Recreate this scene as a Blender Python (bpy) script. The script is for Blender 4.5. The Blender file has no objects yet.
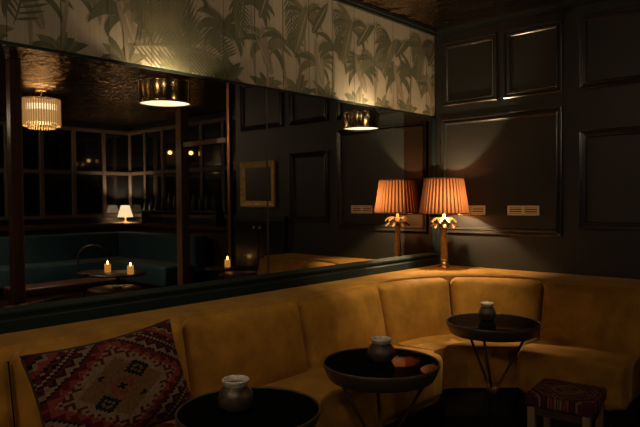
import bpy, bmesh, math, random
from mathutils import Vector, Matrix
PI = math.pi
S = bpy.context.scene
COL = S.collection
rnd = random.Random(7)

# ------------------------------------------------------------------ view settings
S.view_settings.view_transform = 'Standard'
S.view_settings.look = 'None'
S.view_settings.gamma = 1.0
S.view_settings.use_curve_mapping = False
S.view_settings.exposure = 0.0
S.cycles.use_denoising = True
S.cycles.max_bounces = 10
S.cycles.sample_clamp_indirect = 4.0
S.cycles.caustics_reflective = False
S.cycles.caustics_refractive = False

# ------------------------------------------------------------------ materials
def mat(name, col=(.5, .5, .5), rough=.5, metal=0., emit=None, estr=0., bump=None, var=None, sheen=0.,
        spec=None, coat=0.):
    m = bpy.data.materials.new(name)
    m.use_nodes = True
    nt = m.node_tree
    b = nt.nodes['Principled BSDF']
    b.inputs['Base Color'].default_value = (*col, 1)
    b.inputs['Roughness'].default_value = rough
    b.inputs['Metallic'].default_value = metal
    if spec is not None:
        b.inputs['Specular IOR Level'].default_value = spec
    if coat:
        b.inputs['Coat Weight'].default_value = coat
        b.inputs['Coat Roughness'].default_value = .08
    if sheen:
        b.inputs['Sheen Weight'].default_value = sheen
        b.inputs['Sheen Roughness'].default_value = .35
        b.inputs['Sheen Tint'].default_value = (1, .75, .4, 1)
    if emit:
        b.inputs['Emission Color'].default_value = (*emit, 1)
        b.inputs['Emission Strength'].default_value = estr
    tc = nt.nodes.new('ShaderNodeTexCoord')
    if var:                                   # (scale xyz, second colour, contrast lo, hi, detail)
        sc, c2, lo, hi = var[:4]
        mp = nt.nodes.new('ShaderNodeMapping')
        mp.inputs['Scale'].default_value = sc
        nt.links.new(tc.outputs['Object'], mp.inputs['Vector'])
        n = nt.nodes.new('ShaderNodeTexNoise')
        n.inputs['Scale'].default_value = 1.0
        n.inputs['Detail'].default_value = 5
        n.inputs['Roughness'].default_value = .6
        nt.links.new(mp.outputs['Vector'], n.inputs['Vector'])
        r = nt.nodes.new('ShaderNodeValToRGB')
        r.color_ramp.elements[0].position = lo
        r.color_ramp.elements[1].position = hi
        r.color_ramp.elements[0].color = (*c2, 1)
        r.color_ramp.elements[1].color = (*col, 1)
        nt.links.new(n.outputs['Fac'], r.inputs['Fac'])
        nt.links.new(r.outputs['Color'], b.inputs['Base Color'])
    if bump:                                  # (scale xyz, strength, distance)
        sc, st, di = bump
        mp = nt.nodes.new('ShaderNodeMapping')
        mp.inputs['Scale'].default_value = sc
        nt.links.new(tc.outputs['Object'], mp.inputs['Vector'])
        n = nt.nodes.new('ShaderNodeTexNoise')
        n.inputs['Scale'].default_value = 1.0
        n.inputs['Detail'].default_value = 4
        nt.links.new(mp.outputs['Vector'], n.inputs['Vector'])
        bp = nt.nodes.new('ShaderNodeBump')
        bp.inputs['Strength'].default_value = st
        bp.inputs['Distance'].default_value = di
        nt.links.new(n.outputs['Fac'], bp.inputs['Height'])
        nt.links.new(bp.outputs['Normal'], b.inputs['Normal'])
    return m

M = {}
M['wall_paint'] = mat('near_black_paint', (.0150, .0160, .0140), .45, bump=((60, 60, 60), .12, .002))
M['mould_paint'] = mat('near_black_gloss_paint', (.022, .0224, .021), .22, spec=.65)
M['green_paint'] = mat('dark_green_paint', (.006, .0155, .0145), .6, spec=.25)
M['cornice'] = mat('cornice_paint', (.010, .016, .014), .4)
M['ceiling'] = mat('copper_ceiling', (.58, .38, .21), .16, 1., var=((5, 5, 5), (.24, .14, .075), .3, .75),
                   bump=((9, 9, 5), .9, .03))
M['floor'] = mat('dark_floorboards', (.035, .018, .012), .35, var=((1.5, 14, 2), (.015, .008, .006), .3, .7))
M['velvet'] = mat('ochre_velvet', (.50, .245, .034), .75, var=((7, 7, 7), (.31, .145, .019), .34, .66), sheen=.35,
                  bump=((9, 9, 9), .25, .02), spec=.2)
M['velvet_piping'] = mat('ochre_piping', (.30, .14, .022), .8, sheen=.3)
M['plinth'] = mat('banquette_plinth', (.012, .008, .006), .6)
M['brass'] = mat('aged_brass', (.74, .54, .25), .2, .9, var=((18, 18, 18), (.52, .34, .12), .3, .7))
M['brass_dark'] = mat('antique_brass', (.46, .29, .11), .36, .8, var=((22, 22, 22), (.26, .15, .055), .3, .7))
M['brass_polished'] = mat('polished_brass', (.93, .85, .60), .35, .1)
M['copper_post'] = mat('copper_bronze', (.30, .13, .07), .35, .8)
M['wood_post'] = mat('red_brown_wood', (.26, .12, .078), .35, var=((20, 20, 2), (.15, .07, .045), .3, .7))
M['dark_wood'] = mat('dark_stained_wood', (.09, .046, .03), .35, var=((14, 14, 3), (.045, .023, .016), .3, .7))
M['black_top'] = mat('black_lacquer', (.005, .005, .006), .02, spec=.5)
M['black_top'].node_tree.nodes['Principled BSDF'].inputs['IOR'].default_value = 1.025
M['iron'] = mat('dark_iron', (.085, .07, .058), .42, .4, var=((30, 30, 30), (.06, .05, .042), .3, .7))
M['rod'] = mat('bronze_rod', (.075, .042, .026), .4, .5)
M['votive'] = mat('pewter_mercury_glass', (.135, .105, .078), .28, .3, var=((40, 40, 40), (.06, .05, .04), .38, .66),
                  bump=((55, 55, 55), .35, .004))
M['votive_rim'] = mat('silvered_rim', (.95, .90, .80), .25, .15, var=((60, 60, 60), (.55, .47, .38), .35, .65))
M['wax'] = mat('candle_wax', (.6, .36, .12), .5, emit=(1., .42, .08), estr=.42)
M['flame'] = mat('candle_flame', (1, .7, .3), .5, emit=(1., .52, .15), estr=14.)
M['bulb'] = mat('warm_bulb', (1, .8, .5), .4, emit=(1., .62, .27), estr=14.)
M['diffuser'] = mat('lit_diffuser', (.9, .85, .7), .5, emit=(1., .82, .52), estr=1.6)
M['pendant_bulb'] = mat('pendant_bulb', (1, .8, .5), .4, emit=(1., .79, .54), estr=1050.)
M['leaf_brass'] = mat('gold_leaf_brass', (.30, .18, .05), .4, .6)
M['trunk_brass'] = mat('trunk_brass', (.52, .33, .12), .4, .4, var=((22, 22, 22), (.3, .18, .06), .3, .7))
M['wax_unlit'] = mat('unlit_wax', (.25, .2, .14), .6)
M['sleeve'] = mat('emissive_sleeve', (.4, .33, .2), .5, emit=(1., .60, .24), estr=.55)
M['bulb_glow_band'] = mat('emissive_glow_band', (.5, .45, .35), .5, emit=(1., .82, .50), estr=1.7)
M['drum_brass'] = mat('drum_brass', (.46, .36, .19), .16, 1., var=((14, 14, 14), (.32, .24, .11), .3, .7))
M['gilt'] = mat('gilt_frame', (.85, .60, .20), .45, .1, var=((30, 30, 30), (.45, .29, .08), .35, .7))
M['picture_dark'] = mat('dark_picture', (.02, .019, .018), .4, var=((7, 7, 7), (.008, .008, .008), .35, .7))
M['teal'] = mat('teal_velvet', (.024, .082, .118), .7, var=((4, 4, 4), (.015, .052, .076), .3, .7), sheen=.25)
M['teal_top'] = mat('teal_velvet_piping', (.05, .16, .18), .6)
M['window_wood'] = mat('window_dark_wood', (.13, .09, .068), .4)
M['stool_leg'] = mat('ochre_wood_leg', (.36, .25, .12), .45, var=((20, 20, 3), (.25, .17, .08), .3, .7))
M['white_shade'] = mat('white_lamp_shade', (.8, .7, .55), .7, emit=(1., .76, .46), estr=1.1)
M['fringe'] = mat('glass_rod', (.26, .18, .085), .25, emit=(1., .50, .16), estr=.30)
M['white_china'] = mat('white_china', (.75, .72, .66), .25)
M['bench_red'] = mat('oxblood_leather', (.06, .014, .011), .45)

def glass_mat(name, col, rough=.02):
    m = bpy.data.materials.new(name); m.use_nodes = True
    b = m.node_tree.nodes['Principled BSDF']
    b.inputs['Base Color'].default_value = (*col, 1)
    b.inputs['Roughness'].default_value = rough
    b.inputs['Specular IOR Level'].default_value = 1.0
    b.inputs['IOR'].default_value = 1.7
    return m
M['night_glass'] = glass_mat('night_window_glass', (.006, .006, .007), .06)
M['bottle'] = glass_mat('bottle_glass', (.05, .07, .08), .08)

def mirror_mat(name, col, rough):
    return mat(name, col, rough, 1.)
M['mirror'] = mirror_mat('antique_mirror', (.84, .80, .74), .012)
M['mirror_bronze'] = mirror_mat('bronze_mirror', (.40, .22, .125), .035)

# pleated lamp shade: light comes through the cloth
def shade_mat(name, fac):
    m = bpy.data.materials.new(name); m.use_nodes = True
    nt = m.node_tree
    out = nt.nodes['Material Output']
    b = nt.nodes['Principled BSDF']
    b.inputs['Base Color'].default_value = (.37, .14, .065, 1)
    b.inputs['Roughness'].default_value = .8
    t = nt.nodes.new('ShaderNodeBsdfTranslucent')
    t.inputs['Color'].default_value = (.85, .345, .14, 1)
    mx = nt.nodes.new('ShaderNodeMixShader'); mx.inputs['Fac'].default_value = fac
    nt.links.new(b.outputs[0], mx.inputs[1]); nt.links.new(t.outputs[0], mx.inputs[2])
    nt.links.new(mx.outputs[0], out.inputs['Surface'])
    return m
M['shade'] = shade_mat('pleated_silk_shade', .040)
M['shade_fold'] = shade_mat('pleated_silk_double_fold', .004)
M['shade_trim'] = mat('shade_binding', (.45, .22, .10), .7)

# kilim: stepped concentric diamonds with toothed borders, on the object's x / z (or x / y) plane
def kilim_mat(name, hx, hz, axes=('X', 'Z'), dim=1.0, off=(0, 0)):
    m = bpy.data.materials.new(name); m.use_nodes = True
    nt = m.node_tree; N = nt.nodes; Lk = nt.links
    b = N['Principled BSDF']; b.inputs['Roughness'].default_value = .9
    b.inputs['Specular IOR Level'].default_value = .15
    tc = N.new('ShaderNodeTexCoord'); sp = N.new('ShaderNodeSeparateXYZ')
    Lk.new(tc.outputs['Object'], sp.inputs[0])
    def mth(op, a, bb=None):
        n = N.new('ShaderNodeMath'); n.operation = op
        for i, v in enumerate((a, bb)):
            if v is None: continue
            if isinstance(v, (int, float)): n.inputs[i].default_value = v
            else: Lk.new(v, n.inputs[i])
        return n.outputs[0]
    u = mth('DIVIDE', mth('SUBTRACT', sp.outputs[axes[0]], off[0]), hx); v = mth('DIVIDE', mth('SUBTRACT', sp.outputs[axes[1]], off[1]), hz)
    step = .07
    us = mth('SNAP', u, step * .5); vs = mth('SNAP', v, step * .5)
    au = mth('ABSOLUTE', us); av = mth('ABSOLUTE', vs)
    d = mth('ADD', au, av)                                     # diamond distance 0..2
    saw = mth('PINGPONG', mth('SUBTRACT', us, vs), .10)        # tooth modulation along the diamond edge
    saw2 = mth('PINGPONG', mth('ADD', us, vs), .10)
    tooth = mth('MULTIPLY', mth('SUBTRACT', mth('MAXIMUM', saw, saw2), .07), 1.25)
    dt = mth('ADD', d, tooth)
    r = N.new('ShaderNodeValToRGB'); r.color_ramp.interpolation = 'CONSTANT'
    red = (.12, .017, .022); dk = (.035, .012, .014); cream = (.33, .225, .15); tan = (.24, .13, .062)
    plum = (.12, .02, .035); black = (.012, .010, .010); rose = (.30, .06, .05)
    stops = [(0, black), (.05, tan), (.13, rose), (.17, tan), (.50, cream), (.57, red), (.61, cream), (.66, red), (.70, rose),
             (.74, red), (.86, black), (.90, cream), (.95, dk), (1.0, red), (1.08, black), (1.12, cream), (1.17, red), (1.25, black),
             (1.30, rose), (1.37, cream), (1.42, black), (1.5, red), (1.58, dk), (1.68, cream), (1.74, plum)]
    stops = [(p / 2.0, c) for p, c in stops]
    els = r.color_ramp.elements
    els[0].position = 0; els[0].color = (*stops[0][1], 1)
    els[1].position = stops[1][0]; els[1].color = (*stops[1][1], 1)
    for p, c in stops[2:]:
        e = els.new(p); e.color = (*c, 1)
    Lk.new(mth('DIVIDE', dt, 2.0), r.inputs['Fac'])
    # four small dark hooked motifs in the central field
    fu = mth('SUBTRACT', mth('ABSOLUTE', us), .20); fv = mth('SUBTRACT', mth('ABSOLUTE', vs), .20)
    q = mth('ADD', mth('ABSOLUTE', mth('MULTIPLY', fu, 1.)), mth('ABSOLUTE', fv))
    hook = mth('MULTIPLY', mth('LESS_THAN', q, .155), mth('GREATER_THAN', q, .085))
    cut = mth('MULTIPLY', hook, mth('GREATER_THAN', mth('MULTIPLY', us, vs), .0))
    dot = mth('LESS_THAN', q, .045)
    msk = mth('MINIMUM', mth('ADD', mth('MAXIMUM', cut, dot), 0.), 1.)
    mx = N.new('ShaderNodeMix'); mx.data_type = 'RGBA'
    Lk.new(msk, mx.inputs[0]); Lk.new(r.outputs['Color'], mx.inputs[6])
    mx.inputs[7].default_value = (.012, .018, .020, 1)
    # woven speckle
    nz = N.new('ShaderNodeTexNoise'); nz.inputs['Scale'].default_value = 95
    Lk.new(tc.outputs['Object'], nz.inputs['Vector'])
    mm = N.new('ShaderNodeMix'); mm.data_type = 'RGBA'; mm.blend_type = 'MULTIPLY'; mm.inputs[0].default_value = .7
    Lk.new(mx.outputs[2], mm.inputs[6]); Lk.new(nz.outputs['Fac'], mm.inputs[7])
    hs = N.new('ShaderNodeHueSaturation'); hs.inputs['Value'].default_value = .88 * dim
    Lk.new(mm.outputs[2], hs.inputs['Color'])
    Lk.new(hs.outputs['Color'], b.inputs['Base Color'])
    bp = N.new('ShaderNodeBump'); bp.inputs['Strength'].default_value = .4; bp.inputs['Distance'].default_value = .004
    Lk.new(nz.outputs['Fac'], bp.inputs['Height']); Lk.new(bp.outputs['Normal'], b.inputs['Normal'])
    return m

# ------------------------------------------------------------------ mesh helpers
def bm_new(): return bmesh.new()

def obj(name, bm, m, parent=None, smooth=False, loc=None):
    me = bpy.data.meshes.new(name)
    bmesh.ops.recalc_face_normals(bm, faces=bm.faces)
    bm.to_mesh(me); bm.free()
    for mm in (m if isinstance(m, (list, tuple)) else [m]):
        me.materials.append(mm)
    if smooth:
        for p in me.polygons: p.use_smooth = True
    o = bpy.data.objects.new(name, me); COL.objects.link(o)
    if parent: o.parent = parent
    if loc: o.location = loc
    return o

def add_box(bm, x0, x1, y0, y1, z0, z1, bev=0., seg=2):
    r = bmesh.ops.create_cube(bm, size=1)
    vs = r['verts']
    for v in vs:
        v.co = Vector((x0 + (v.co.x + .5) * (x1 - x0), y0 + (v.co.y + .5) * (y1 - y0), z0 + (v.co.z + .5) * (z1 - z0)))
    if bev:
        es = list({e for v in vs for e in v.link_edges})
        bmesh.ops.bevel(bm, geom=es, offset=bev, segments=seg, profile=.5, affect='EDGES', clamp_overlap=True)
    return bm

def add_prism(bm, poly, z0, z1, bev=0., seg=3):
    bot = [bm.verts.new((x, y, z0)) for x, y in poly]
    top = [bm.verts.new((x, y, z1)) for x, y in poly]
    n = len(poly)
    fs = [bm.faces.new(bot[::-1]), bm.faces.new(top)]
    for i in range(n):
        fs.append(bm.faces.new((bot[i], bot[(i + 1) % n], top[(i + 1) % n], top[i])))
    if bev:
        es = list(fs[1].edges) + list(fs[0].edges)
        bmesh.ops.bevel(bm, geom=es, offset=bev, segments=seg, profile=.5, affect='EDGES', clamp_overlap=True)
    return bm

def add_lathe(bm, prof, c=(0, 0, 0), n=40, a0=0., a1=2 * PI, closed=True):
    full = abs(a1 - a0 - 2 * PI) < 1e-6
    k = n if full else n + 1
    rings = []
    for r, z in prof:
        if r < 1e-6:
            rings.append([bm.verts.new((c[0], c[1], c[2] + z))])
        else:
            rings.append([bm.verts.new((c[0] + r * math.cos(a0 + (a1 - a0) * i / n),
                                        c[1] + r * math.sin(a0 + (a1 - a0) * i / n), c[2] + z)) for i in range(k)])
    for A, B in zip(rings, rings[1:]):
        for i in range(n):
            j = (i + 1) % k
            if len(A) == 1 and len(B) == 1: continue
            if len(A) == 1: bm.faces.new((A[0], B[i], B[j]))
            elif len(B) == 1: bm.faces.new((A[i], A[j], B[0]))
            else: bm.faces.new((A[i], A[j], B[j], B[i]))
    return bm

def add_tube(bm, pts, r, n=10, cap=True):
    pts = [Vector(p) for p in pts]
    rs = r if isinstance(r, (list, tuple)) else [r] * len(pts)
    rings = []
    up = Vector((0, 0, 1))
    for i, p in enumerate(pts):
        d = (pts[min(i + 1, len(pts) - 1)] - pts[max(i - 1, 0)]).normalized()
        a = d.cross(up)
        if a.length < 1e-3: a = d.cross(Vector((1, 0, 0)))
        a.normalize(); b = d.cross(a).normalized()
        rings.append([bm.verts.new(p + rs[i] * (a * math.cos(2 * PI * k / n) + b * math.sin(2 * PI * k / n))) for k in range(n)])
    for A, B in zip(rings, rings[1:]):
        for k in range(n):
            bm.faces.new((A[k], A[(k + 1) % n], B[(k + 1) % n], B[k]))
    if cap:
        bm.faces.new(rings[0][::-1]); bm.faces.new(rings[-1])
    return bm

def tag(o, label=None, cat=None, group=None, kind=None):
    if label: o['label'] = label
    if cat: o['category'] = cat
    if group: o['group'] = group
    if kind: o['kind'] = kind
    return o

def thing(name, label, cat, loc=(0, 0, 0), rotz=0., group=None):
    o = bpy.data.objects.new(name, None); COL.objects.link(o)
    o.empty_display_size = .1
    o.location = loc; o.rotation_euler = (0, 0, rotz)
    return tag(o, label, cat, group)

def dup(root, loc, label, rotz=None):
    r = root.copy(); COL.objects.link(r); r.location = loc
    if rotz is not None: r.rotation_euler = (0, 0, rotz)
    r['label'] = label
    for ch in list(root.children):
        c = ch.copy(); COL.objects.link(c); c.parent = r
        for g in list(ch.children):
            d = g.copy(); COL.objects.link(d); d.parent = c
    return r

def lamp_light(name, parent, loc, power, col, size=.03, kind='POINT'):
    l = bpy.data.lights.new(name, kind)
    l.energy = power; l.color = col
    l.shadow_soft_size = size
    o = bpy.data.objects.new(name, l); COL.objects.link(o)
    o.parent = parent; o.location = loc
    return o

def struct(name, bm, m, parent=None, smooth=False):
    o = obj(name, bm, m, parent, smooth)
    if parent is None: o['kind'] = 'structure'
    return o

WARM = (1., .82, .56)
# ------------------------------------------------------------------ room shell
ZC = 2.77                                     # ceiling height
XB = 2.554                                    # end of the back wall, where the alcove opens
XF, YF = 7.60, 1.66                           # far room walls
YR = -6.4

struct('floor', add_box(bm_new(), -.2, XF + .15, YR - .1, YF + .15, -.1, 0), M['floor'])
struct('ceiling', add_box(bm_new(), -.2, XF + .15, YR - .1, YF + .15, ZC, ZC + .1), M['ceiling'])
wl = struct('wall_left', add_box(bm_new(), -.2, -.03, YR, YF + .1, 0, ZC), M['wall_paint'])
wb = struct('wall_back', add_box(bm_new(), -.03, XB, 0, YF + .1, 0, ZC), M['wall_paint'])
wr = struct('wall_right', add_box(bm_new(), XF, XF + .12, YR, YF + .1, 0, ZC), M['wall_paint'])
wf = struct('wall_far', add_box(bm_new(), XB, XF, YF, YF + .1, 0, ZC), M['wall_paint'])
wn = struct('wall_front', add_box(bm_new(), -.03, XF, YR - .1, YR, 0, ZC), M['wall_paint'])

# panel mouldings on the back wall: (x0, x1, z0, z1)
def moulding(x0, x1, z0, z1, parent, w=.055, d=.022):
    bm = bm_new()
    prof = [(0, 0), (.003, -d * .8), (.008, -d), (.014, -d * .95), (.018, -d * .5), (.026, -d * .45)]
    prof += [(.040 - .010 * math.cos(PI * k / 8), -d * .4 - .010 * math.sin(PI * k / 8)) for k in range(9)]
    prof += [(w - .002, -d * .25), (w, 0)]
    cs = []
    for q, y in prof:
        cs.append([bm.verts.new(p) for p in ((x0 + q, y, z0 + q), (x1 - q, y, z0 + q), (x1 - q, y, z1 - q), (x0 + q, y, z1 - q))])
    for A, B in zip(cs, cs[1:]):
        for k in range(4):
            bm.faces.new((A[k], A[(k + 1) % 4], B[(k + 1) % 4], B[k]))
    o = obj('panel_moulding', bm, M['mould_paint'], parent)
    o.location = (0, 0, 0)
    return o
for args in ((.065, 1.062, 1.110, 2.045), (1.175, 1.70, 1.170, 1.865), (.085, .565, 2.145, 2.665), (.615, 1.062, 2.145, 2.665),
             (1.175, 1.70, 2.145, 2.665), (1.80, 2.46, 2.145, 2.665),):
    moulding(*args, wb)

# cornices
def cornice(name, bm): return struct(name, bm, M['cornice'])
bm = bm_new()
for s0, s1, z0 in ((.0, .028, 2.735), (.028, .055, 2.750)):
    add_box(bm, -.03 if s0 == 0 else s0, s1, YR, -.0005, z0, ZC)
cornice('trim_1', bm)
bm = bm_new()
add_box(bm, .0555, XB, -.028, 0, 2.735, ZC); add_box(bm, .0555, XB, -.055, -.028, 2.75, ZC)
cornice('trim_2', bm)
bm = bm_new(); add_box(bm, -.03, .0032, YR, -.0005, 2.062, 2.0765)
cornice('trim_3', bm)                         # rail between the mirror and the wallpaper

# ------------------------------------------------------------------ wallpaper with palms (a part of the left wall)
def wallpaper():
    Y0, Y1, Z0, Z1 = -6.395, -.0005, 2.077, 2.736
    bm = bm_new()
    lay = [0]
    def poly(pts, mi, off):
        # clip a (y, z) polygon to the strip
        P = pts
        for ax, lim, sg in ((0, Y0, 1), (0, Y1 - .004, -1), (1, Z0, 1), (1, Z1, -1)):
            Q = []
            for i in range(len(P)):
                a, b = P[i], P[(i + 1) % len(P)]
                ia, ib = (a[ax] - lim) * sg >= 0, (b[ax] - lim) * sg >= 0
                if ia: Q.append(a)
                if ia != ib:
                    t = (lim - a[ax]) / (b[ax] - a[ax])
                    Q.append((a[0] + t * (b[0] - a[0]), a[1] + t * (b[1] - a[1])))
            P = Q
            if len(P) < 3: return
        try:
            f = bm.faces.new([bm.verts.new((.004 + off, y, z)) for y, z in P]); f.material_index = mi
        except ValueError:
            pass
    seq = [0.]
    def nxt():
        seq[0] += .0000025
        return .0002 + seq[0]
    def leaf(y, z, ang, L, w, mi, curve=0., n=7):
        """a tapered leaf from (y, z) along ang, bending by curve"""
        ctr = []; a = ang; p = [y, z]
        for i in range(n + 1):
            ctr.append((p[0], p[1], a)); a += curve / n
            p = [p[0] + math.cos(a) * L / n, p[1] + math.sin(a) * L / n]
        lft, rgt = [], []
        for i, (cy, cz, a) in enumerate(ctr):
            t = i / n
            h = w * math.sin(PI * min(1, (t * .93 + .07))) ** .8 * .5
            lft.append((cy - math.sin(a) * h, cz + math.cos(a) * h)); rgt.append((cy + math.sin(a) * h, cz - math.cos(a) * h))
        off = nxt()
        for i in range(n):
            poly([lft[i], lft[i + 1], rgt[i + 1], rgt[i]], mi, off)
    def frond(y, z, ang, L, mi, curve, nl=17, ll=.13, lw=.012, droop=.5):
        """a palm frond: midrib with leaflets on both sides"""
        a = ang; p = [y, z]
        for i in range(nl):
            t = (i + .5) / nl
            a += curve / nl
            p = [p[0] + math.cos(a) * L / nl, p[1] + math.sin(a) * L / nl]
            l = ll * (math.sin(PI * (.12 + .82 * t)) ** .7)
            for s in (-1, 1):
                leaf(p[0], p[1], a + s * (1.05 - .45 * t), l, lw, mi, -s * droop * .3, 3)
        leaf(y, z, ang, L, lw * .8, mi, curve, 10)
    def palm_tree(y, z, h, mi):
        leaf(y, z, PI / 2 + rnd.uniform(-.12, .12), h, .022, 3, rnd.uniform(-.2, .2))
        top = (y, z + h * .95)
        for k in range(9):
            a = PI * (k + .5) / 9 + rnd.uniform(-.1, .1)
            c = -1.9 * math.cos(a) * -1
            cv = 1.7 if a > PI / 2 else -1.7
            leaf(top[0], top[1], a, rnd.uniform(.17, .24), rnd.uniform(.028, .042), mi if k % 3 else 2, cv * rnd.uniform(.75, 1.1))
    def banana(y, z, ang, L, w, mi):
        leaf(y, z, ang, L, w, mi, rnd.uniform(-.6, .6), 10)
        leaf(y, z, ang, L, .008, 4, 0, 4)
    # ground
    poly([(Y0, Z0), (Y1, Z0), (Y1, Z1), (Y0, Z1)], 0, 0)
    # soft mounds of foliage along the bottom
    y = Y0
    while y < Y1:
        for k in range(11):
            a = PI * (k + .5) / 11
            leaf(y, Z0 - .02, a, rnd.uniform(.10, .17), .045, 1 if k % 2 else 2, (1 if a > PI / 2 else -1) * rnd.uniform(.3, 1.1))
        y += rnd.uniform(.24, .38)
    # repeat of palms and fronds
    y = Y0 + .05; i = 0
    while y < Y1 + .1:
        for yy, zz, h in ((y, Z0 + .02, .30), (y + .19, Z0 + .14, .36), (y + .30, Z0 - .05, .28)):
            palm_tree(yy + rnd.uniform(-.02, .02), zz + rnd.uniform(-.03, .03), h, 1 if rnd.random() < .6 else 2)
        banana(y + .10, Z0 + .25, 1.25 + rnd.uniform(-.2, .2), .34, .085, 1)
        banana(y + .36, Z0 + .08, 2.0 + rnd.uniform(-.2, .2), .30, .075, 3)
        banana(y + .26, Z0 + .40, 1.0 + rnd.uniform(-.3, .3), .28, .07, 2)
        frond(y + .02, Z0 + .62, -1.0 + rnd.uniform(-.2, .2), .34, 2, -.5, 13, .10, .011)
        y += .46; i += 1
    # the large fanned fronds above the left lamp
    frond(-2.80, 2.16, .25, .60, 2, -.35, 24, .26, .014, .3)
    frond(-2.46, 2.14, 1.9, .56, 2, .35, 26, .27, .015, .2)
    frond(-2.42, 2.72, -2.2, .42, 1, .4, 18, .18, .013, .3)
    frond(-2.95, 2.70, -.7, .5, 1, -.4, 18, .18, .013, .3)
    frond(-3.35, 2.15, 1.2, .55, 2, .5, 20, .2, .014, .3)
    # thin seams between the drops
    y = Y0
    while y < Y1 - .02:
        poly([(y, Z0), (y + .0035, Z0), (y + .0035, Z1), (y, Z1)], 5, .0035)
        y += .232
    def wp(name, c, c2):
        return mat(name, c, .75, var=((.6, 75, 3.2), c2, .25, .78), spec=.15)
    mats = [wp('paper_ground', (.56, .475, .36), (.40, .335, .245)), wp('paper_olive', (.26, .235, .145), (.185, .165, .10)),
            wp('paper_deep_green', (.17, .17, .105), (.12, .12, .072)), wp('paper_brown_leaf', (.36, .30, .215), (.265, .215, .15)),
            wp('paper_light_rib', (.50, .43, .31), (.38, .32, .23)), wp('paper_seam', (.12, .09, .06), (.08, .06, .04))]
    me = bpy.data.meshes.new('wallpaper'); bm.to_mesh(me); bm.free()
    for q in mats: me.materials.append(q)
    o = bpy.data.objects.new('wallpaper', me); COL.objects.link(o); o.parent = wl
    o['label'] = 'beige paper printed with olive palms'
    bb = bm_new(); add_box(bb, -.03, .0035, Y0, Y1, Z0, 2.736)
    obj('wallpaper_backing', bb, M['cornice'], wl)
wallpaper()

# ------------------------------------------------------------------ the long mirror
mt = thing('wall_mirror', 'long antique wall mirror in a dark green frame, above the ochre banquette', 'mirror', (0, 0, 0))
SEAMS = [-6.39, -4.15, -1.89, -.444, -.02]
for k, (a, b) in enumerate(zip(SEAMS, SEAMS[1:])):
    bm = bm_new(); add_box(bm, -.03, 0, a + .0012, b - .0012, .93, 2.0615)
    o = obj('mirror_pane', bm, M['mirror_bronze'] if k == 3 else M['mirror'], mt)
    if k == 3: o['label'] = 'narrow bronze tinted pane at the corner'
bm = bm_new()
prof = [(-.03, .832), (.034, .832), (.034, .895), (.028, .902), (.022, .902), (.022, .918), (.030, .922), (.030, .932), (.006, .950), (-.001, .950), (-.03, .93)]
A = [bm.verts.new((x, -6.39, z)) for x, z in prof]; B = [bm.verts.new((x, -.0005, z)) for x, z in prof]
for k in range(len(prof)):
    j = (k + 1) % len(prof); bm.faces.new((A[k], A[j], B[j], B[k]))
bm.faces.new(A); bm.faces.new(B[::-1])
obj('frame_bottom_rail', bm, M['green_paint'], mt)
bm = bm_new(); add_box(bm, -.03, .022, -.032, -.0005, .951, 2.0595, .004); add_box(bm, 0, .010, -.045, -.032, .951, 2.0595)
obj('frame_stile', bm, M['green_paint'], mt)
bm = bm_new(); add_tube(bm, [(.0035, -1.89, .951), (.0035, -1.89, 2.059)], .003, 6)
obj('seam_strip', bm, M['iron'], mt)

# ------------------------------------------------------------------ half drum brass lights on the mirror
def drum_sconce(y, label):
    t = thing('wall_light', label, 'wall light', (0.001, y, 1.897), 0, 'half drum brass lights on the mirror')
    R, Hh = .130, .112
    bm = bm_new()
    prof = [(R - .003, 0), (R, -.004), (R + .003, 0), (R + .002, .010), (R, .014), (R, Hh - .008), (R + .002, Hh), (R - .004, Hh), (R - .004, .004), (R - .003, 0)]
    add_lathe(bm, prof, n=48, a0=-PI / 2, a1=PI / 2)
    obj('drum_shade', bm, M['drum_brass'], t, True)
    bm = bm_new()
    add_lathe(bm, [(0, .006), (R - .006, .006), (R - .006, .012), (0, .012)], n=48, a0=-PI / 2, a1=PI / 2)
    obj('diffuser', bm, M['diffuser'], t)
    bm = bm_new(); add_box(bm, 0, .012, -.05, .05, .03, .09, .003); add_tube(bm, [(.008, 0, .034), (.048, 0, .034)], .006)
    obj('bracket', bm, M['brass_dark'], t)
    bm = bm_new(); bmesh.ops.create_uvsphere(bm, u_segments=16, v_segments=10, radius=.018, matrix=Matrix.Translation((.065, 0, .034)))
    obj('bulb', bm, M['bulb'], t, True)
    lamp_light('bulb_light', t, (.085, 0, .058), SCONCE_UP, (1., .74, .42), .016)
    return t
SCONCE_UP = 7.5
drum_sconce(-.979, 'half drum brass wall light on the mirror, nearer the table lamp')
drum_sconce(-2.602, 'half drum brass wall light on the mirror, below the large palm frond')

# ------------------------------------------------------------------ ochre banquette
bq = thing('corner_banquette', 'ochre velvet corner banquette running below the mirror and round the corner', 'banquette', (0, 0, 0))
XE, YE = 1.72, -6.2
AC, AR = (1.05, -1.11), .72
def back_path(off):
    """the front line of the back at distance off from it; list of (x, y) from the near left end round to the right end"""
    pts = [(.33 + off, YE + i * (AC[1] - YE) / 30) for i in range(30)]
    for i in range(25):
        a = PI - (PI / 2) * i / 24
        pts.append((AC[0] + (AR - off) * math.cos(a), AC[1] + (AR - off) * math.sin(a)))
    pts += [(AC[0] + (XE - AC[0]) * i / 8, AC[1] + AR - off) for i in range(1, 9)]
    return pts
def path_at(s):
    """arc-length position on the back's front line -> point, outward normal (into the room)"""
    L1 = AC[1] - YE; L2 = AR * PI / 2
    if s < L1: return (.33, YE + s), (1, 0)
    if s < L1 + L2:
        a = PI - (s - L1) / AR
        return (AC[0] + AR * math.cos(a), AC[1] + AR * math.sin(a)), (-math.cos(a), -math.sin(a))
    return (AC[0] + (s - L1 - L2), AC[1] + AR), (0, -1)
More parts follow.
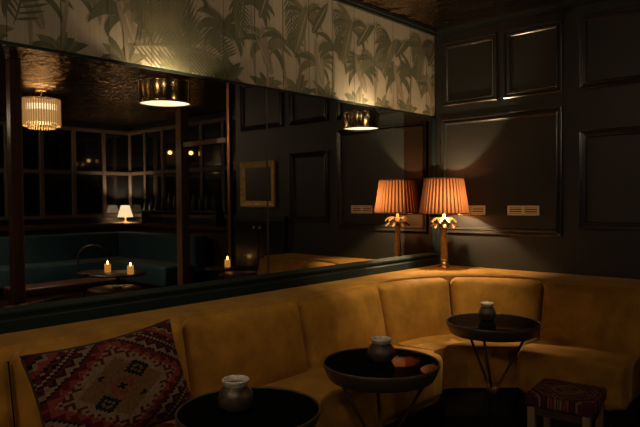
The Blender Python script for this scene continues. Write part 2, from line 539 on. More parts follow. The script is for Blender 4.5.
# top ledge with a rounded nose
poly = [(.036, YE)] + back_path(-.030) + [(XE, -.004), (.036, -.004)]
bm = bm_new(); add_prism(bm, poly, .795, .850, .014, 4)
o = obj('top_ledge', bm, M['velvet'], bq, True)
# carcass behind the cushions
poly = [(.036, YE)] + back_path(-.045) + [(XE, -.004), (.036, -.004)]
bm = bm_new(); add_prism(bm, poly, .10, .794)
obj('back_carcass', bm, M['plinth'], bq)
# back cushions
def cushion(s0, s1):
    NS, NT = 34, 20
    bm = bm_new()
    g = .006; s0 += g; s1 -= g
    z0, z1 = .44, .838
    W, Hh = s1 - s0, z1 - z0
    def pt(i, j, front):
        u, v = i / NS, j / NT
        # denser rows near the edges
        u = .5 - .5 * math.cos(PI * u); v = .5 - .5 * math.cos(PI * v)
        a, b = (2 * u - 1), (2 * v - 1)
        # rounded rectangle outline (super-ellipse with the corner radius)
        rc = .060
        x = u * W; z = v * Hh
        cx = min(max(x, rc), W - rc); cz = min(max(z, rc if False else 0), Hh - rc)
        dx, dz = x - cx, z - cz
        if dz > 0 and abs(dx) > 0:
            m = max(abs(dx), abs(dz)); l = math.hypot(dx, dz)
            x = cx + dx * m / l; z = cz + dz * m / l
        edge = min(x, W - x, Hh - z)
        e = max(0., min(1., edge / .050))
        bulge = .058 * math.sqrt(max(0, 1 - (1 - e) ** 2))
        bulge += .030 * (1 - abs(a) ** 2.2) * (1 - abs(b) ** 2.2)
        rake = .085 * (1 - z / Hh)
        (px, py), (nx, ny) = path_at(s0 + x)
        d = -.006 + rake + (bulge if front else -.012)
        return bm.verts.new((px + nx * d, py + ny * d, z0 + z))
    F = [[pt(i, j, True) for j in range(NT + 1)] for i in range(NS + 1)]
    K = [[pt(i, j, False) for j in range(NT + 1)] for i in range(NS + 1)]
    for i in range(NS):
        for j in range(NT):
            bm.faces.new((F[i][j], F[i + 1][j], F[i + 1][j + 1], F[i][j + 1]))
            bm.faces.new((K[i][j], K[i][j + 1], K[i + 1][j + 1], K[i + 1][j]))
    for i in range(NS):
        bm.faces.new((F[i][0], K[i][0], K[i + 1][0], F[i + 1][0])); bm.faces.new((F[i][NT], F[i + 1][NT], K[i + 1][NT], K[i][NT]))
    for j in range(NT):
        bm.faces.new((F[0][j], F[0][j + 1], K[0][j + 1], K[0][j])); bm.faces.new((F[NS][j], K[NS][j], K[NS][j + 1], F[NS][j + 1]))
    return obj('back_cushion', bm, M['velvet'], bq, True)
L1 = AC[1] - YE; L2 = AR * PI / 2
cuts = [-5.84 - YE, -5.07 - YE, -4.30 - YE, -3.52 - YE, -2.755 - YE, -1.995 - YE, -1.262 - YE, L1 + L2 * .455, L1 + L2 + .035, L1 + L2 + (XE - AC[0])]
for a, b in zip([0] + cuts, cuts): cushion(a, b)
# seats
def rounded(poly, rad, idx, n=6):
    out = []
    for i, p in enumerate(poly):
        if i not in idx: out.append(p); continue
        a = Vector(poly[i - 1]) - Vector(p); b = Vector(poly[(i + 1) % len(poly)]) - Vector(p)
        a.normalize(); b.normalize()
        r = idx[i]; P = Vector(p)
        p0, p2 = P + a * r, P + b * r
        for k in range(n + 1):
            t = k / n
            q = (1 - t) ** 2 * p0 + 2 * t * (1 - t) * P + t * t * p2
            out.append((q.x, q.y))
    return out
def seat(poly, idx, name='seat_cushion', z0=.21, z1=.47, bev=.045):
    bm = bm_new(); add_prism(bm, rounded(poly, 0, idx), z0, z1, bev, 5)
    return obj(name, bm, M['velvet'], bq, True)
seat([(.345, YE), (.84, YE), (.84, -1.215), (.345, -1.215)], {2: .10})
seat([(.345, -1.205), (.74, -1.205), (.755, -1.06), (1.07, -.775), (1.082, -.775), (1.082, -.405), (.93, -.42), (.75, -.48), (.56, -.62), (.43, -.80), (.36, -1.0)], {})
seat([(1.092, -.405), (1.092, -.845), (1.70, -.845), (1.70, -.405)], {1: .045, 2: .06})
bm = bm_new()
add_prism(bm, [(.30, YE), (.76, YE), (.76, -1.25), (.68, -1.18), (.70, -1.02), (1.02, -.70), (1.16, -.765), (1.62, -.765), (1.62, -.02), (.30, -.02)], .0, .215)
obj('plinth', bm, M['plinth'], bq)

# ------------------------------------------------------------------ table lamp in the corner
lx, ly = .2200, -.2215
lp = thing('table_lamp', 'brass palm table lamp with orange pleated shade on the corner of the banquette ledge', 'lamp', (lx, ly, .850))
bm = bm_new(); add_lathe(bm, [(0, 0), (.046, 0), (.047, .008), (.044, .014), (.036, .018), (.034, .026), (.040, .032), (.038, .040), (.030, .046), (.029, .056), (.033, .062), (.028, .070), (0, .070)], n=40)
obj('base', bm, M['brass'], lp, True)
bm = bm_new()
prof = [(.0, .068)]
for k in range(15):                            # palm trunk, ringed
    z = .070 + k * .0165; r = .029 - .0007 * k
    prof += [(r, z), (r + .0022, z + .012), (r - .002, z + .0163)]
prof += [(.016, .335), (.011, .43), (0, .43)]
add_lathe(bm, prof, n=24)
obj('palm_trunk', bm, M['trunk_brass'], lp, True)
def palm_leaf(bm, a, r0, L, z, w, rise, droop):
    n = 8; rows = []
    ca, sa = math.cos(a), math.sin(a)
    for i in range(n + 1):
        t = i / n
        r = r0 + L * (t * .92)
        zz = z + rise * math.sin(PI * t * .8) - droop * t ** 2.4
        h = w * (math.sin(PI * (.10 + .86 * t)) ** .7)
        rows.append([bm.verts.new((ca * r - sa * s * h, sa * r + ca * s * h, zz - (abs(s) ** 2) * .012)) for s in (-1, -.5, 0, .5, 1)])
    fs = []
    for A, B in zip(rows, rows[1:]):
        for k in range(4): fs.append(bm.faces.new((A[k], A[k + 1], B[k + 1], B[k])))
    bmesh.ops.solidify(bm, geom=fs, thickness=.003)
for tier, (nn, z, L, rise, droop, ph) in enumerate(((8, .372, .100, .030, .020, .2), (8, .345, .106, .016, .026, .6))):
    for k in range(nn):
        bm = bm_new(); palm_leaf(bm, 2 * PI * k / nn + ph, .010, L, z, .024, rise, droop)
        obj('palm_leaf', bm, M['leaf_brass'], lp, True)
for k in range(5):
    bm = bm_new(); a = 2 * PI * k / 5 + .4
    bmesh.ops.create_uvsphere(bm, u_segments=12, v_segments=8, radius=.012, matrix=Matrix.Translation((math.cos(a) * .026, math.sin(a) * .026, .325)))
    obj('coconut', bm, M['brass'], lp, True)
# pleated shade
NP = 38
zb, zt, rb, rt = .431, .700, .190, .150
bm = bm_new(); rows = []
K = NP * 4
for j in range(9):
    t = j / 8; z = zb + (zt - zb) * t; r = rb + (rt - rb) * t
    rows.append([bm.verts.new(((r + (.0046 - .0016 * t) * [0, 1, 0, -1][i % 4]) * math.cos(2 * PI * i / K), (r + (.0046 - .0016 * t) * [0, 1, 0, -1][i % 4]) * math.sin(2 * PI * i / K), z)) for i in range(K)])
for A, B in zip(rows, rows[1:]):
    for i in range(K):
        q = bm.faces.new((A[i], A[(i + 1) % K], B[(i + 1) % K], B[i])); q.material_index = 0 if i % 4 in (0, 3) else 1
sh = obj('lamp_shade', bm, [M['shade'], M['shade_fold']], lp)
for z, r in ((zb, rb), (zt, rt)):
    bm = bm_new(); add_lathe(bm, [(r - .004, z - .004), (r + .004, z - .004), (r + .004, z + .005), (r - .004, z + .005), (r - .004, z - .004)], n=64)
    obj('shade_trim', bm, M['shade_trim'], lp, True)
bm = bm_new()
for k in range(3):
    a = 2 * PI * k / 3; add_tube(bm, [(0, 0, .66), (math.cos(a) * (rt - .004), math.sin(a) * (rt - .004), zt - .006)], .002, 6)
add_tube(bm, [(0, 0, .42), (0, 0, .665)], .004, 8)
obj('shade_carrier', bm, M['brass_dark'], lp)
bm = bm_new(); bmesh.ops.create_uvsphere(bm, u_segments=16, v_segments=12, radius=.026, matrix=Matrix.Translation((.0, 0, .535)))
obj('bulb', bm, M['bulb'], lp, True)
LAMP_W = 32.
lamp_light('bulb_light', lp, (.034, -.034, .535), LAMP_W, (1., .70, .38), .02)

# ------------------------------------------------------------------ wall vents
def vent(x0, x1, label):
    t = thing('wall_vent', label, 'vent', ((x0 + x1) / 2, 0, 1.30), 0, 'brass vents in the dark panelling')
    w = (x1 - x0) / 2; h = .037
    bm = bm_new()
    add_box(bm, -w, w, -.006, -.0005, -h, h)
    obj('backing', bm, M['plinth'], t)
    bm = bm_new()
    for a, b, c, d in ((-w, w, h - .011, h), (-w, w, -h, -h + .011), (-w, -w + .016, -h, h), (w - .016, w, -h, h), (-.012, .012, -h, h)):
        add_box(bm, a, b, -.013, -.006, c, d, .002, 1)
    obj('frame', bm, M['brass_polished'], t)
    for sx in (-1, 1):
        for k in range(3):
            bm = bm_new(); z = -.018 + .018 * k
            a, b = (-w + .016, -.012) if sx < 0 else (.012, w - .016)
            add_box(bm, a, b, -.011, -.006, z - .0052, z + .0052, .002, 1)
            obj('slat', bm, M['brass_polished'], t)
    return t
vent(.645, .894, 'pale brass vent in the dark panelling, clear of the lamp')
vent(.215, .464, 'brass vent in the dark panelling, half hidden behind the orange lamp shade')

# ------------------------------------------------------------------ cocktail tables
CR = Vector((.739, .674, 0)); CD = Vector((-.674, .739, 0))
def cocktail_table(x, y, R, ths, label, Zt=.66):
    t = thing('cocktail_table', label, 'table', (x, y, 0), 0, 'round black cocktail tables')
    bm = bm_new(); add_lathe(bm, [(0, Zt - .010), (R - .008, Zt - .010), (R - .008, Zt - .002), (R - .010, Zt), (0, Zt)], n=72)
    obj('table_top', bm, M['black_top'], t, False)
    bm = bm_new(); add_lathe(bm, [(R - .0075, Zt - .012), (R - .032, Zt - .062), (R - .028, Zt - .066), (R - .024, Zt - .062), (R - .001, Zt - .012), (R, Zt + .002), (R - .002, Zt + .004), (R - .0065, Zt + .003), (R - .0075, Zt - .012)], n=72)
    obj('rim_band', bm, M['iron'], t, True)
    for th in ths:
        d = CR * math.cos(th) + CD * math.sin(th)
        top = d * (R - .036); waist = d * .022; ft = d * .17
        bm = bm_new()
        add_tube(bm, [top + Vector((0, 0, Zt - .03)), waist + Vector((0, 0, .26)), ft + Vector((0, 0, .008))], .0085, 8)
        obj('leg', bm, M['rod'], t, True)
    bm = bm_new(); add_lathe(bm, [(0, .235), (.034, .235), (.036, .26), (.034, .285), (0, .285)], n=24)
    obj('waist_ring', bm, M['brass_dark'], t, True)
    return t
R15 = math.radians
cocktail_table(1.041, -1.046, .272, [R15(2), R15(122), R15(242)], 'round black cocktail table farthest away, in the corner of the banquette')
cocktail_table(1.075, -2.198, .264, [R15(90), R15(210), R15(330)], 'round black cocktail table in the middle, holding the round bellied votive')
cocktail_table(1.096, -3.002, .254, [R15(90), R15(210), R15(330)], 'round black cocktail table nearest the viewer, beside the kilim cushion')

# votives: pot-bellied mercury glass
def votive(x, y, r, h, label):
    t = thing('votive_holder', label, 'candle holder', (x, y, .6605), 0, 'pewter votive holders on the cocktail tables')
    bm = bm_new()
    prof = [(0, 0), (.62, 0), (.80, .07), (.96, .24), (1., .40), (.95, .56), (.80, .70), (.68, .77), (.66, .80)]
    prof = [(a * r, b * h) for a, b in prof]
    inn = [(.60 * r, .80 * h), (.74 * r, .68 * h), (.88 * r, .52 * h), (.9 * r, .35 * h), (.74 * r, .12 * h), (0, .08 * h)]
    add_lathe(bm, prof + inn, n=48)
    obj('bowl', bm, M['votive'], t, True)
    bm = bm_new()
    prof = [(.655, .80), (.67, .84), (.76, .93), (.78, .97), (.75, 1.), (.69, .97), (.60, .85), (.60, .80), (.655, .80)]
    add_lathe(bm, [(a * r, b * h) for a, b in prof], n=48)
    obj('rim', bm, M['votive_rim'], t, True)
    bm = bm_new(); add_lathe(bm, [(0, .09 * h), (.5 * r, .12 * h), (.5 * r, .34 * h), (0, .34 * h)], n=24)
    obj('candle', bm, M['wax_unlit'], t, True)
    return t
votive(1.063, -3.033, .062, .110, 'pewter votive holder on the nearest black table')
votive(1.064, -2.181, .0625, .104, 'round bellied pewter votive holder on the middle black table')
votive(.995, -1.025, .051, .106, 'small pewter votive holder on the table in the corner')

# ------------------------------------------------------------------ kilim cushion
def pillow(name, W, Hh, T, m, label):
    t = thing(name, label, 'cushion', (0, 0, 0))
    bm = bm_new(); NX, NZ = 40, 28
    def pt(i, j, s):
        a, b = 2 * i / NX - 1, 2 * j / NZ - 1
        pin = .065
        x = a * W / 2 * (1 - pin * (1 - b * b) * (abs(a) ** 6)); z = b * Hh / 2 * (1 - pin * 1.6 * (1 - a * a) * (abs(b) ** 6))
        th = T / 2 * (max(0, (1 - a ** 4)) * max(0, (1 - b ** 4))) ** .55
        th += .006 * math.sin(5 * a + 2.2 * b) * (1 - a * a) * (1 - b * b)
        return bm.verts.new((x, s * th, z))
    F = [[pt(i, j, -1) for j in range(NZ + 1)] for i in range(NX + 1)]
    B = [[F[i][j] if i in (0, NX) or j in (0, NZ) else pt(i, j, 1) for j in range(NZ + 1)] for i in range(NX + 1)]
    for i in range(NX):
        for j in range(NZ):
            bm.faces.new((F[i][j], F[i + 1][j], F[i + 1][j + 1], F[i][j + 1]))
            bm.faces.new((B[i][j], B[i][j + 1], B[i + 1][j + 1], B[i + 1][j]))
    edge = [F[i][0].co.copy() for i in range(NX + 1)] + [F[NX][j].co.copy() for j in range(1, NZ + 1)] + [F[i][NZ].co.copy() for i in range(NX - 1, -1, -1)] + [F[0][j].co.copy() for j in range(NZ - 1, -1, -1)]
    obj('cover', bm, m, t, True)
    bm = bm_new(); add_tube(bm, edge, .0055, 8, False)
    obj('piping', bm, mat('dark_cord_piping', (.03, .016, .014), .8), t, True)
    return t
pw = pillow('kilim_cushion', .620, .400, .15, kilim_mat('kilim_cushion_weave', .365, .235, off=(-.02, -.012)), 'red and black kilim cushion with a diamond pattern propped on the banquette')
# local x -> +y (along the wall), local -y -> room side, leaning back
lean = math.radians(24); roll = math.radians(-3.5)
ex = Vector((0, 1, 0)); ny = Vector((-1, 0, 0))      # local +y points to the wall
ez = Vector((-math.sin(lean), 0, math.cos(lean))); ey = ez.cross(ex)
Rm = Matrix((ex, ey, ez)).transposed().to_4x4()
pw.matrix_world = Matrix.Translation((.588, -3.225, .690)) @ Rm @ Matrix.Rotation(roll, 4, 'Y') @ Matrix.Identity(4)

# ------------------------------------------------------------------ footstool
st = thing('kilim_stool', 'low square stool with a red kilim seat and ochre wooden legs', 'stool', (1.605, -1.395, 0), math.radians(6))
bm = bm_new(); add_box(bm, -.155, .155, -.160, .160, .385, .452, .018, 4)
obj('seat', bm, kilim_mat('kilim_stool_weave', .145, .145, ('X', 'Y'), 1.1), st, True)
for sx in (-1, 1):
    for sy in (-1, 1):
        bm = bm_new(); add_prism(bm, [(-.018, -.018), (.018, -.018), (.018, .018), (-.018, .018)], 0, .386, .003, 1)
        for v in bm.verts:
            k = .72 + .28 * v.co.z / .386
            v.co.x = v.co.x * k + sx * .126; v.co.y = v.co.y * k + sy * .130
        obj('leg', bm, M['stool_leg'], st)
bm = bm_new()
for sy in (-1, 1): add_box(bm, -.110, .110, sy * .130 - .008, sy * .130 + .008, .345, .386)
for sx in (-1, 1): add_box(bm, sx * .126 - .008, sx * .126 + .008, -.113, .113, .345, .386)
obj('apron', bm, M['dark_wood'], st)

# ================================================================== the rest of the room (seen in the mirror)
# tiered windows of the far corner
def window(name, p0, p1, z0, z1, n):
    """one bank of dark glazed panels from p0 to p1 (x, y), facing the room"""
    a, b = Vector((*p0, 0)), Vector((*p1, 0)); d = (b - a); Lw = d.length; d.normalize(); nrm = Vector((-d.y, d.x, 0))
    def boxl(bm, s0, s1, z0, z1, t0, t1):
        q = add_box(bm, s0, s1, t0, t1, z0, z1)
    Mx = Matrix((d, nrm, Vector((0, 0, 1)))).transposed().to_4x4(); Mx.translation = a
    bm = bm_new()
    for k in range(n + 1):
        s = Lw * k / n; add_box(bm, max(0, s - .035), min(Lw, s + .035), .0, .05, z0, z1, .006, 1)
    for z in (z0, (z0 + z1) / 2 - .02, z1 - .05): add_box(bm, 0, Lw, .0, .045, z, z + .055)
    fr = obj(name, bm, M['window_wood']); fr['kind'] = 'structure'; fr.matrix_world = Mx
    for k in range(n):
        for za, zb_ in ((z0 + .055, (z0 + z1) / 2 - .02), ((z0 + z1) / 2 + .035, z1 - .05)):
            bm = bm_new(); add_box(bm, Lw * k / n + .055, Lw * (k + 1) / n - .055, .012, .018, za + .02, zb_ - .02)
            obj('pane', bm, M['night_glass'], fr)
    return fr
window('window_1', (XF, -1.1), (XF, YF), 1.10, 2.67, 5)
window('window_2', (XF, YF), (XB + .02, YF), 1.10, 2.67, 9)
# shelf ledge below the windows
bm = bm_new(); add_box(bm, 7.15, XF, -1.6, YF, .94, 1.0, .006, 1); add_box(bm, XB, 7.15, 1.25, YF, .94, 1.0, .006, 1)
struct('trim_4', bm, M['dark_wood'])
bm = bm_new(); add_box(bm, 7.30, XF, -1.6, YF, .0, .94); add_box(bm, XB, 7.30, 1.36, YF, .0, .94)
struct('trim_5', bm, M['dark_wood'])

# teal banquette in the far corner
tb = thing('teal_banquette', 'teal velvet banquette in the far corner below the dark windows, seen in the mirror', 'banquette', (0, 0, 0))
for args in ((6.86, 7.14, -1.3, .98), (4.7, 7.14, .985, 1.24)):
    bm = bm_new(); add_box(bm, args[0], args[1], args[2], args[3], .30, .86, .04, 4); obj('back', bm, M['teal'], tb, True)
for args in ((6.34, 6.855, -1.3, .98), (4.7, 6.335, .47, .98)):
    bm = bm_new(); add_box(bm, *args, .16, .45, .035, 4); obj('seat', bm, M['teal'], tb, True)
for args in ((6.42, 7.1, -1.25, 1.2), (4.75, 6.42, .55, 1.2)):
    bm = bm_new(); add_box(bm, *args, 0, .16); obj('plinth', bm, M['plinth'], tb)

# white lamp
wlmp = thing('white_table_lamp', 'small glowing white table lamp on the shelf below the far windows', 'lamp', (7.36, 1.40, 1.0))
bm = bm_new(); add_lathe(bm, [(0, 0), (.07, 0), (.07, .012), (.02, .02), (.012, .05), (.012, .20), (0, .20)], n=24); obj('base', bm, M['brass_dark'], wlmp, True)
bm = bm_new(); add_lathe(bm, [(.135, .10), (.137, .10), (.075, .31), (.073, .31), (.135, .10)], n=40); obj('lamp_shade', bm, M['white_shade'], wlmp, True)
bm = bm_new(); bmesh.ops.create_uvsphere(bm, u_segments=12, v_segments=8, radius=.022, matrix=Matrix.Translation((0, 0, .20))); obj('bulb', bm, M['bulb'], wlmp, True)
lamp_light('bulb_light', wlmp, (0, 0, .235), 60., (1., .76, .46), .02)

# fringed pendant
pd = thing('fringed_pendant', 'glowing pendant with a fringe of glass rods, left of the brass wall lights', 'pendant', (4.881, -1.139, 2.31), 0, 'fringed pendants')
bm = bm_new(); add_tube(bm, [(0, 0, .345), (0, 0, .445)], .008, 10); add_lathe(bm, [(0, .44), (.06, .44), (.06, .459), (0, .459)], n=24); obj('stem', bm, M['brass_dark'], pd, True)
bm = bm_new(); add_lathe(bm, [(.200, .338), (.220, .338), (.220, .352), (.200, .352), (.200, .338)], n=40)
for k in range(3):
    a = 2 * PI * k / 3; add_tube(bm, [(0, 0, .348), ((.205 * math.cos(a)), (.205 * math.sin(a)), .345)], .005, 6)
obj('top_ring', bm, M['brass'], pd, True)
bm = bm_new(); bmesh.ops.create_uvsphere(bm, u_segments=14, v_segments=10, radius=.035, matrix=Matrix.Translation((0, 0, .225))); obj('bulb', bm, M['pendant_bulb'], pd, True)
bm = bm_new(); add_tube(bm, [(0, 0, .262), (0, 0, .347)], .012, 8); obj('socket', bm, M['brass_dark'], pd, True)
for ring, (rr, z0, z1, nn) in enumerate(((.214, .01, .336, 46), (.15, -.02, .05, 30))):
    for k in range(nn):
        a = 2 * PI * k / nn
        bm = bm_new(); add_tube(bm, [(rr * math.cos(a), rr * math.sin(a), z0), (rr * math.cos(a), rr * math.sin(a), z1)], .0085, 6)
        obj('glass_rod', bm, M['fringe'], pd)
dup(pd, (6.15, -2.35, 2.31), 'added fringed fill pendant farther down the room, out of view, near the right wall')  # pendant copies added out of view as fill light for the room
dup(pd, (1.25, -5.4, 2.31), 'added fringed fill pendant nearest the mirror, behind the viewer')
dup(pd, (2.95, -4.9, 2.31), 'added fringed fill pendant behind the viewer, farther from the mirror')
bm = bm_new(); add_lathe(bm, [(.186, .05), (.190, .05), (.190, .325), (.186, .325), (.186, .05)], n=40); obj('glow_sleeve', bm, M['sleeve'], pd, True)  # added sleeve hiding the bulb, its emission stands in for lit glass
bm = bm_new(); add_lathe(bm, [(.190, .20), (.196, .20), (.196, .27), (.190, .27), (.190, .20)], n=40); obj('bulb_glow_band', bm, M['bulb_glow_band'], pd, True)  # added ring, emission imitates the bright band of bulb light
# posts at the opening
def post(x, y, w, m, label, z1=ZC):
    bm = bm_new(); add_box(bm, -w / 2, w / 2, -w / 2, w / 2, 0, z1, .006, 2)
    o = obj('post', bm, M[m], None, loc=(x, y, 0)); tag(o, label, 'post'); return o
post(3.66, 0.06, .115, 'wood_post', 'square red brown post behind the brass wall light, seen in the mirror')
post(2.735, 0.06, .05, 'copper_post', 'slim copper post beside the gilt picture frame, seen in the mirror')
post(3.5, -2.0, .10, 'dark_wood', 'dark wooden post left of the fringed pendant, seen in the mirror')
bm = bm_new(); add_box(bm, 2.765, 3.60, .03, .09, 2.05, 2.11, .004, 1)
o = obj('transom_rail', bm, M['wood_post']); tag(o, 'dark red rail spanning between the copper post and the red brown post', 'rail')
bm = bm_new(); add_tube(bm, [(3.51, -1.925, .0), (3.51, -1.925, 2.765)], .007, 10)
o = obj('brass_pole', bm, M['brass_polished']); tag(o, 'thin brass pole at the edge of the dark wooden post', 'pole')

# gilt picture frame on the back wall
pf = thing('picture_frame', 'gilt picture frame around a dark picture, hung on the dark panelling', 'picture', (2.187, 0, 1.56))
bm = bm_new(); W, Hh, b = .27, .245, .065
prof = [(0, -.001), (0, -.030), (.012, -.036), (.026, -.026), (.044, -.022), (.058, -.012), (b, -.010), (b, -.001)]
cs = [[bm.verts.new(p) for p in ((-W + q, y, -Hh + q), (W - q, y, -Hh + q), (W - q, y, Hh - q), (-W + q, y, Hh - q))] for q, y in prof]
for A, B in zip(cs, cs[1:] + cs[:1]):
    for k in range(4): bm.faces.new((A[k], A[(k + 1) % 4], B[(k + 1) % 4], B[k]))
obj('gilt_moulding', bm, M['gilt'], pf)
bm = bm_new(); add_box(bm, -W + b, W - b, -.006, -.002, -Hh + b, Hh - b); obj('picture', bm, M['picture_dark'], pf)

# cupboard below the picture
cb = thing('wall_cupboard', 'dark panelled cupboard below the gilt picture frame, beside the banquette end', 'cupboard', (2.14, 0, 0))
bm = bm_new(); add_box(bm, -.385, .385, -.045, -.001, 0, 1.195, .003, 1); add_box(bm, -.395, .395, -.060, -.001, 1.196, 1.222, .004, 1); obj('body', bm, M['wall_paint'], cb)
for sx in (-1, 1):
    bm = bm_new(); x0, x1 = (-.375, -.004) if sx < 0 else (.004, .375)
    add_box(bm, x0, x1, -.058, -.045, .06, 1.17, .003, 1)
    dr = obj('door', bm, M['mould_paint'], cb)
    bm = bm_new(); bmesh.ops.create_uvsphere(bm, u_segments=12, v_segments=8, radius=.014, matrix=Matrix.Translation((sx * .045, -.076, 1.10))); add_tube(bm, [(sx * .045, -.056, 1.10), (sx * .045, -.074, 1.10)], .005, 8)
    obj('knob', bm, M['brass_polished'], dr, True)

# side tables and candles in the room
def side_table(x, y, R, z, label, m='dark_wood'):
    t = thing('side_table', label, 'table', (x, y, 0), 0, 'small tables seen in the mirror')
    bm = bm_new(); add_lathe(bm, [(0, z - .022), (R - .01, z - .022), (R, z - .015), (R, z - .004), (R - .004, z), (0, z)], n=48); obj('table_top', bm, M[m], t, True)
    bm = bm_new(); add_lathe(bm, [(0, .03), (.024, .03), (.018, .25), (.02, z - .06), (.05, z - .0225), (0, z - .0225)], n=20); obj('stem', bm, M['iron'], t, True)
    bm = bm_new(); add_lathe(bm, [(0, 0), (.17, 0), (.17, .010), (.03, .035), (0, .035)], n=36); obj('foot', bm, M['iron'], t, True)
    return t
def candle(x, y, z, label, s=1.):
    t = thing('candle', label, 'candle', (x, y, z + .0005), 0, 'lit candles seen in the mirror')
    bm = bm_new(); r = .036 * s; h = .095 * s
    add_lathe(bm, [(0, 0), (r, 0), (r, h), (r - .004, h), (r - .006, h - .008), (0, h - .012)], n=24); obj('wax', bm, M['wax'], t, True)
    bm = bm_new(); add_lathe(bm, [(0, h - .012), (.005 * s, h), (.010 * s, h + .010), (.008 * s, h + .024), (.003 * s, h + .036), (0, h + .042 * s)], n=14); obj('flame', bm, M['flame'], t, True)
    return t
side_table(2.495, -.265, .185, .67, 'small round table in front of the copper post, carrying a single candle', 'dark_wood')
candle(2.46, -.215, .67, 'lit candle alone on the small round table in front of the copper post', .85)
side_table(3.46, -.945, .30, .60, 'round dark table before the teal banquette, carrying two candles')
candle(3.62, -.98, .60, 'lit candle on the dark table, left of its pair as mirrored', .95)
candle(3.25, -.915, .60, 'lit candle on the dark table, right of its pair as mirrored', .95)
side_table(2.03, -.40, .21, .655, 'small dark table beside the cupboard, with a white saucer')
sc = thing('saucer', 'small white saucer on the dark table beside the cupboard', 'saucer', (1.93, -.33, .6555))
bm = bm_new(); add_lathe(bm, [(0, 0), (.03, 0), (.055, .010), (.056, .013), (.03, .005), (0, .004)], n=30); obj('plate', bm, M['white_china'], sc, True)
side_table(2.42, -1.56, .24, .60, 'low dark table with a small brass dish, nearest the mirror')
bd = thing('brass_dish', 'small brass dish on the low dark table', 'dish', (2.40, -1.545, .6005))
bm = bm_new(); add_lathe(bm, [(0, 0), (.035, 0), (.055, .018), (.058, .020), (.035, .006), (0, .004)], n=30); obj('bowl', bm, M['brass_polished'], bd, True)

# oxblood bench and wooden chair
bn = thing('low_bench', 'low oxblood leather bench in front of the dark wooden post', 'bench', (4.35, -1.1, 0))
bm = bm_new(); add_box(bm, -.22, .22, -.65, .65, .34, .44, .03, 3); obj('seat', bm, M['bench_red'], bn, True)
for sx in (-1, 1):
    for sy in (-1, 1):
        bm = bm_new(); add_box(bm, sx * .17 - .02, sx * .17 + .02, sy * .58 - .02, sy * .58 + .02, 0, .34); obj('leg', bm, M['dark_wood'], bn)
ch = thing('bistro_chair', 'dark curved back wooden chair before the teal banquette', 'chair', (4.95, -.46, 0), math.radians(120))
bm = bm_new(); add_lathe(bm, [(0, .43), (.19, .43), (.205, .44), (.205, .455), (.19, .462), (0, .458)], n=36); obj('seat', bm, M['dark_wood'], ch, True)
bm = bm_new(); add_tube(bm, [(.19 * math.cos(a), .19 * math.sin(a), .46 + .36 * math.sin((a + .2) / (PI + .4) * PI) ** .55) for a in [(-.2 + (PI + .4) * k / 24) for k in range(25)]], .013, 8); obj('backrest', bm, M['dark_wood'], ch, True)
for k in range(4):
    a = PI / 4 + k * PI / 2
    bm = bm_new(); add_tube(bm, [(.15 * math.cos(a), .15 * math.sin(a), .435), (.20 * math.cos(a), .20 * math.sin(a), .0)], [.015, .012], 8); obj('leg', bm, M['dark_wood'], ch, True)

# small globe lights on the far windows' frame
for x, z, lab in ((6.156, 2.205, 'left'), (5.56, 2.165, 'right')):
    t = thing('globe_sconce', 'small amber globe light between the dark far windows, %s one in the mirror' % lab, 'wall light', (x, YF - .0505, z), 0, 'amber globe lights on the far windows')
    bm = bm_new(); add_lathe(bm, [(0, 0), (.03, 0), (.03, .02), (0, .02)], n=16)
    bmesh.ops.rotate(bm, verts=bm.verts, matrix=Matrix.Rotation(PI / 2, 3, 'X')); obj('back_plate', bm, M['brass'], t, True)
    bm = bm_new(); bmesh.ops.create_uvsphere(bm, u_segments=14, v_segments=10, radius=.032, matrix=Matrix.Translation((0, -.052, 0))); obj('globe', bm, mat('amber_globe', (.9, .6, .3), .4, emit=(1., .5, .16), estr=4.), t, True)

# glasses and bottles in front of the far windows
bm = bm_new(); add_box(bm, 4.75, 6.95, 1.44, 1.56, 1.205, 1.225)
for x in (4.8, 5.85, 6.9): add_box(bm, x - .01, x + .01, 1.45, 1.655, 1.0, 1.205)
o = obj('bottle_shelf', bm, M['iron']); tag(o, 'long metal shelf of bottles in front of the far windows', 'shelf')
cols = ['clear green', 'smoky', 'amber', 'pale', 'blue grey', 'brown']
def bottle(bm, h, r):
    add_lathe(bm, [(0, 0), (r, 0), (r, h * .58), (r * .85, h * .68), (r * .36, h * .78), (r * .34, h), (0, h)], n=18)
for k in range(12):
    x = 4.9 + k * .175
    h = (.26, .30, .24, .28, .22, .29)[k % 6]
    bm = bm_new(); bottle(bm, h, .036)
    o = obj('bottle', bm, M['bottle'], None, True, (x, 1.50, 1.2255))
    tag(o, 'dark glass bottle in the row on the shelf before the far windows', 'bottle', 'bottles before the far windows')

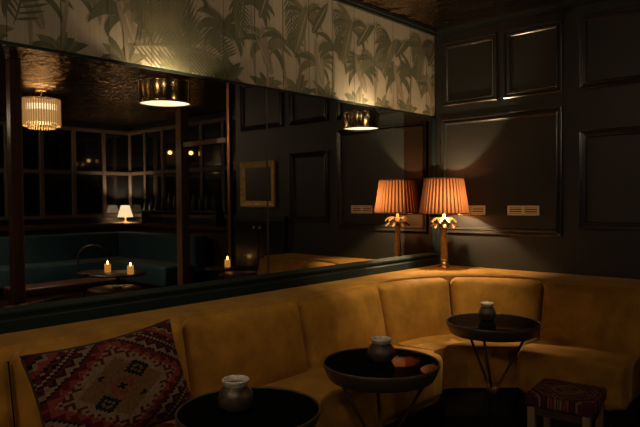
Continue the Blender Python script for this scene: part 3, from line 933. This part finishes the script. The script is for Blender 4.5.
# added ceiling spotlights, unseen fill for the banquette and wallpaper
def fill_spot(x, y, target, power, label, cone=80):
    t = thing('fill_spotlight', label, 'spotlight', (x, y, ZC), 0, 'added fill spotlights, out of view')
    d = (Vector(target) - Vector((x, y, ZC - .10))).normalized()
    q = d.to_track_quat('-Z', 'Y')
    bm = bm_new(); add_lathe(bm, [(0, -.012), (.04, -.012), (.04, -.001), (0, -.001)], n=24); add_tube(bm, [(0, 0, -.012), (0, 0, -.075)], .007, 8); obj('mount', bm, M['brass_dark'], t, True)
    bm = bm_new(); add_lathe(bm, [(0, .045), (.030, .045), (.034, .03), (.034, -.05), (.030, -.05), (.030, .02), (0, .02)], n=24)
    bmesh.ops.rotate(bm, verts=bm.verts, matrix=q.to_matrix()); bmesh.ops.translate(bm, verts=bm.verts, vec=(0, 0, -.10)); obj('spot_head', bm, M['brass_dark'], t, True)
    o = lamp_light('spot_beam', t, Vector((0, 0, -.10)) + d * .052, power, (1., .76, .46), .028, 'SPOT')
    o.data.spot_size = math.radians(cone); o.data.spot_blend = .9
    o.rotation_mode = 'QUATERNION'; o.rotation_quaternion = q
    return t
fill_spot(1.10, -1.15, (.40, -.98, .62), 100., 'added brass fill spotlight over the corner of the banquette', 50)
fill_spot(1.10, -2.45, (.40, -2.6, .6), 16., 'added brass fill spotlight over the nearest table', 80)

fill_spot(1.75, -1.75, (0, -1.0, 2.36), 20., 'added brass fill spotlight aimed at the palm wallpaper', 92)  # added wash that brightens the wallpaper

# ------------------------------------------------------------------ world and camera
w = bpy.data.worlds.new('dim_room'); S.world = w; w.use_nodes = True
bg = w.node_tree.nodes['Background']; bg.inputs['Color'].default_value = (.5, .42, .36, 1); bg.inputs['Strength'].default_value = .0

cam = bpy.data.cameras.new('camera'); co = bpy.data.objects.new('camera', cam); COL.objects.link(co)
f = 610.6; az, pi_, ro = (math.radians(q) for q in (42.377, 1.378, -.4715))
fw = Vector((-math.sin(az) * math.cos(pi_), math.cos(az) * math.cos(pi_), -math.sin(pi_)))
r0 = Vector((math.cos(az), math.sin(az), 0)); u0 = r0.cross(fw)
rr = r0 * math.cos(ro) + u0 * math.sin(ro); uu = -r0 * math.sin(ro) + u0 * math.cos(ro)
mx = Matrix((rr, uu, -fw)).transposed().to_4x4(); mx.translation = (2.724, -4.406, 1.40)
co.matrix_world = mx
cam.sensor_fit = 'HORIZONTAL'; cam.sensor_width = 36; cam.lens = f / 640 * 36
cam.clip_start = .05
S.camera = co
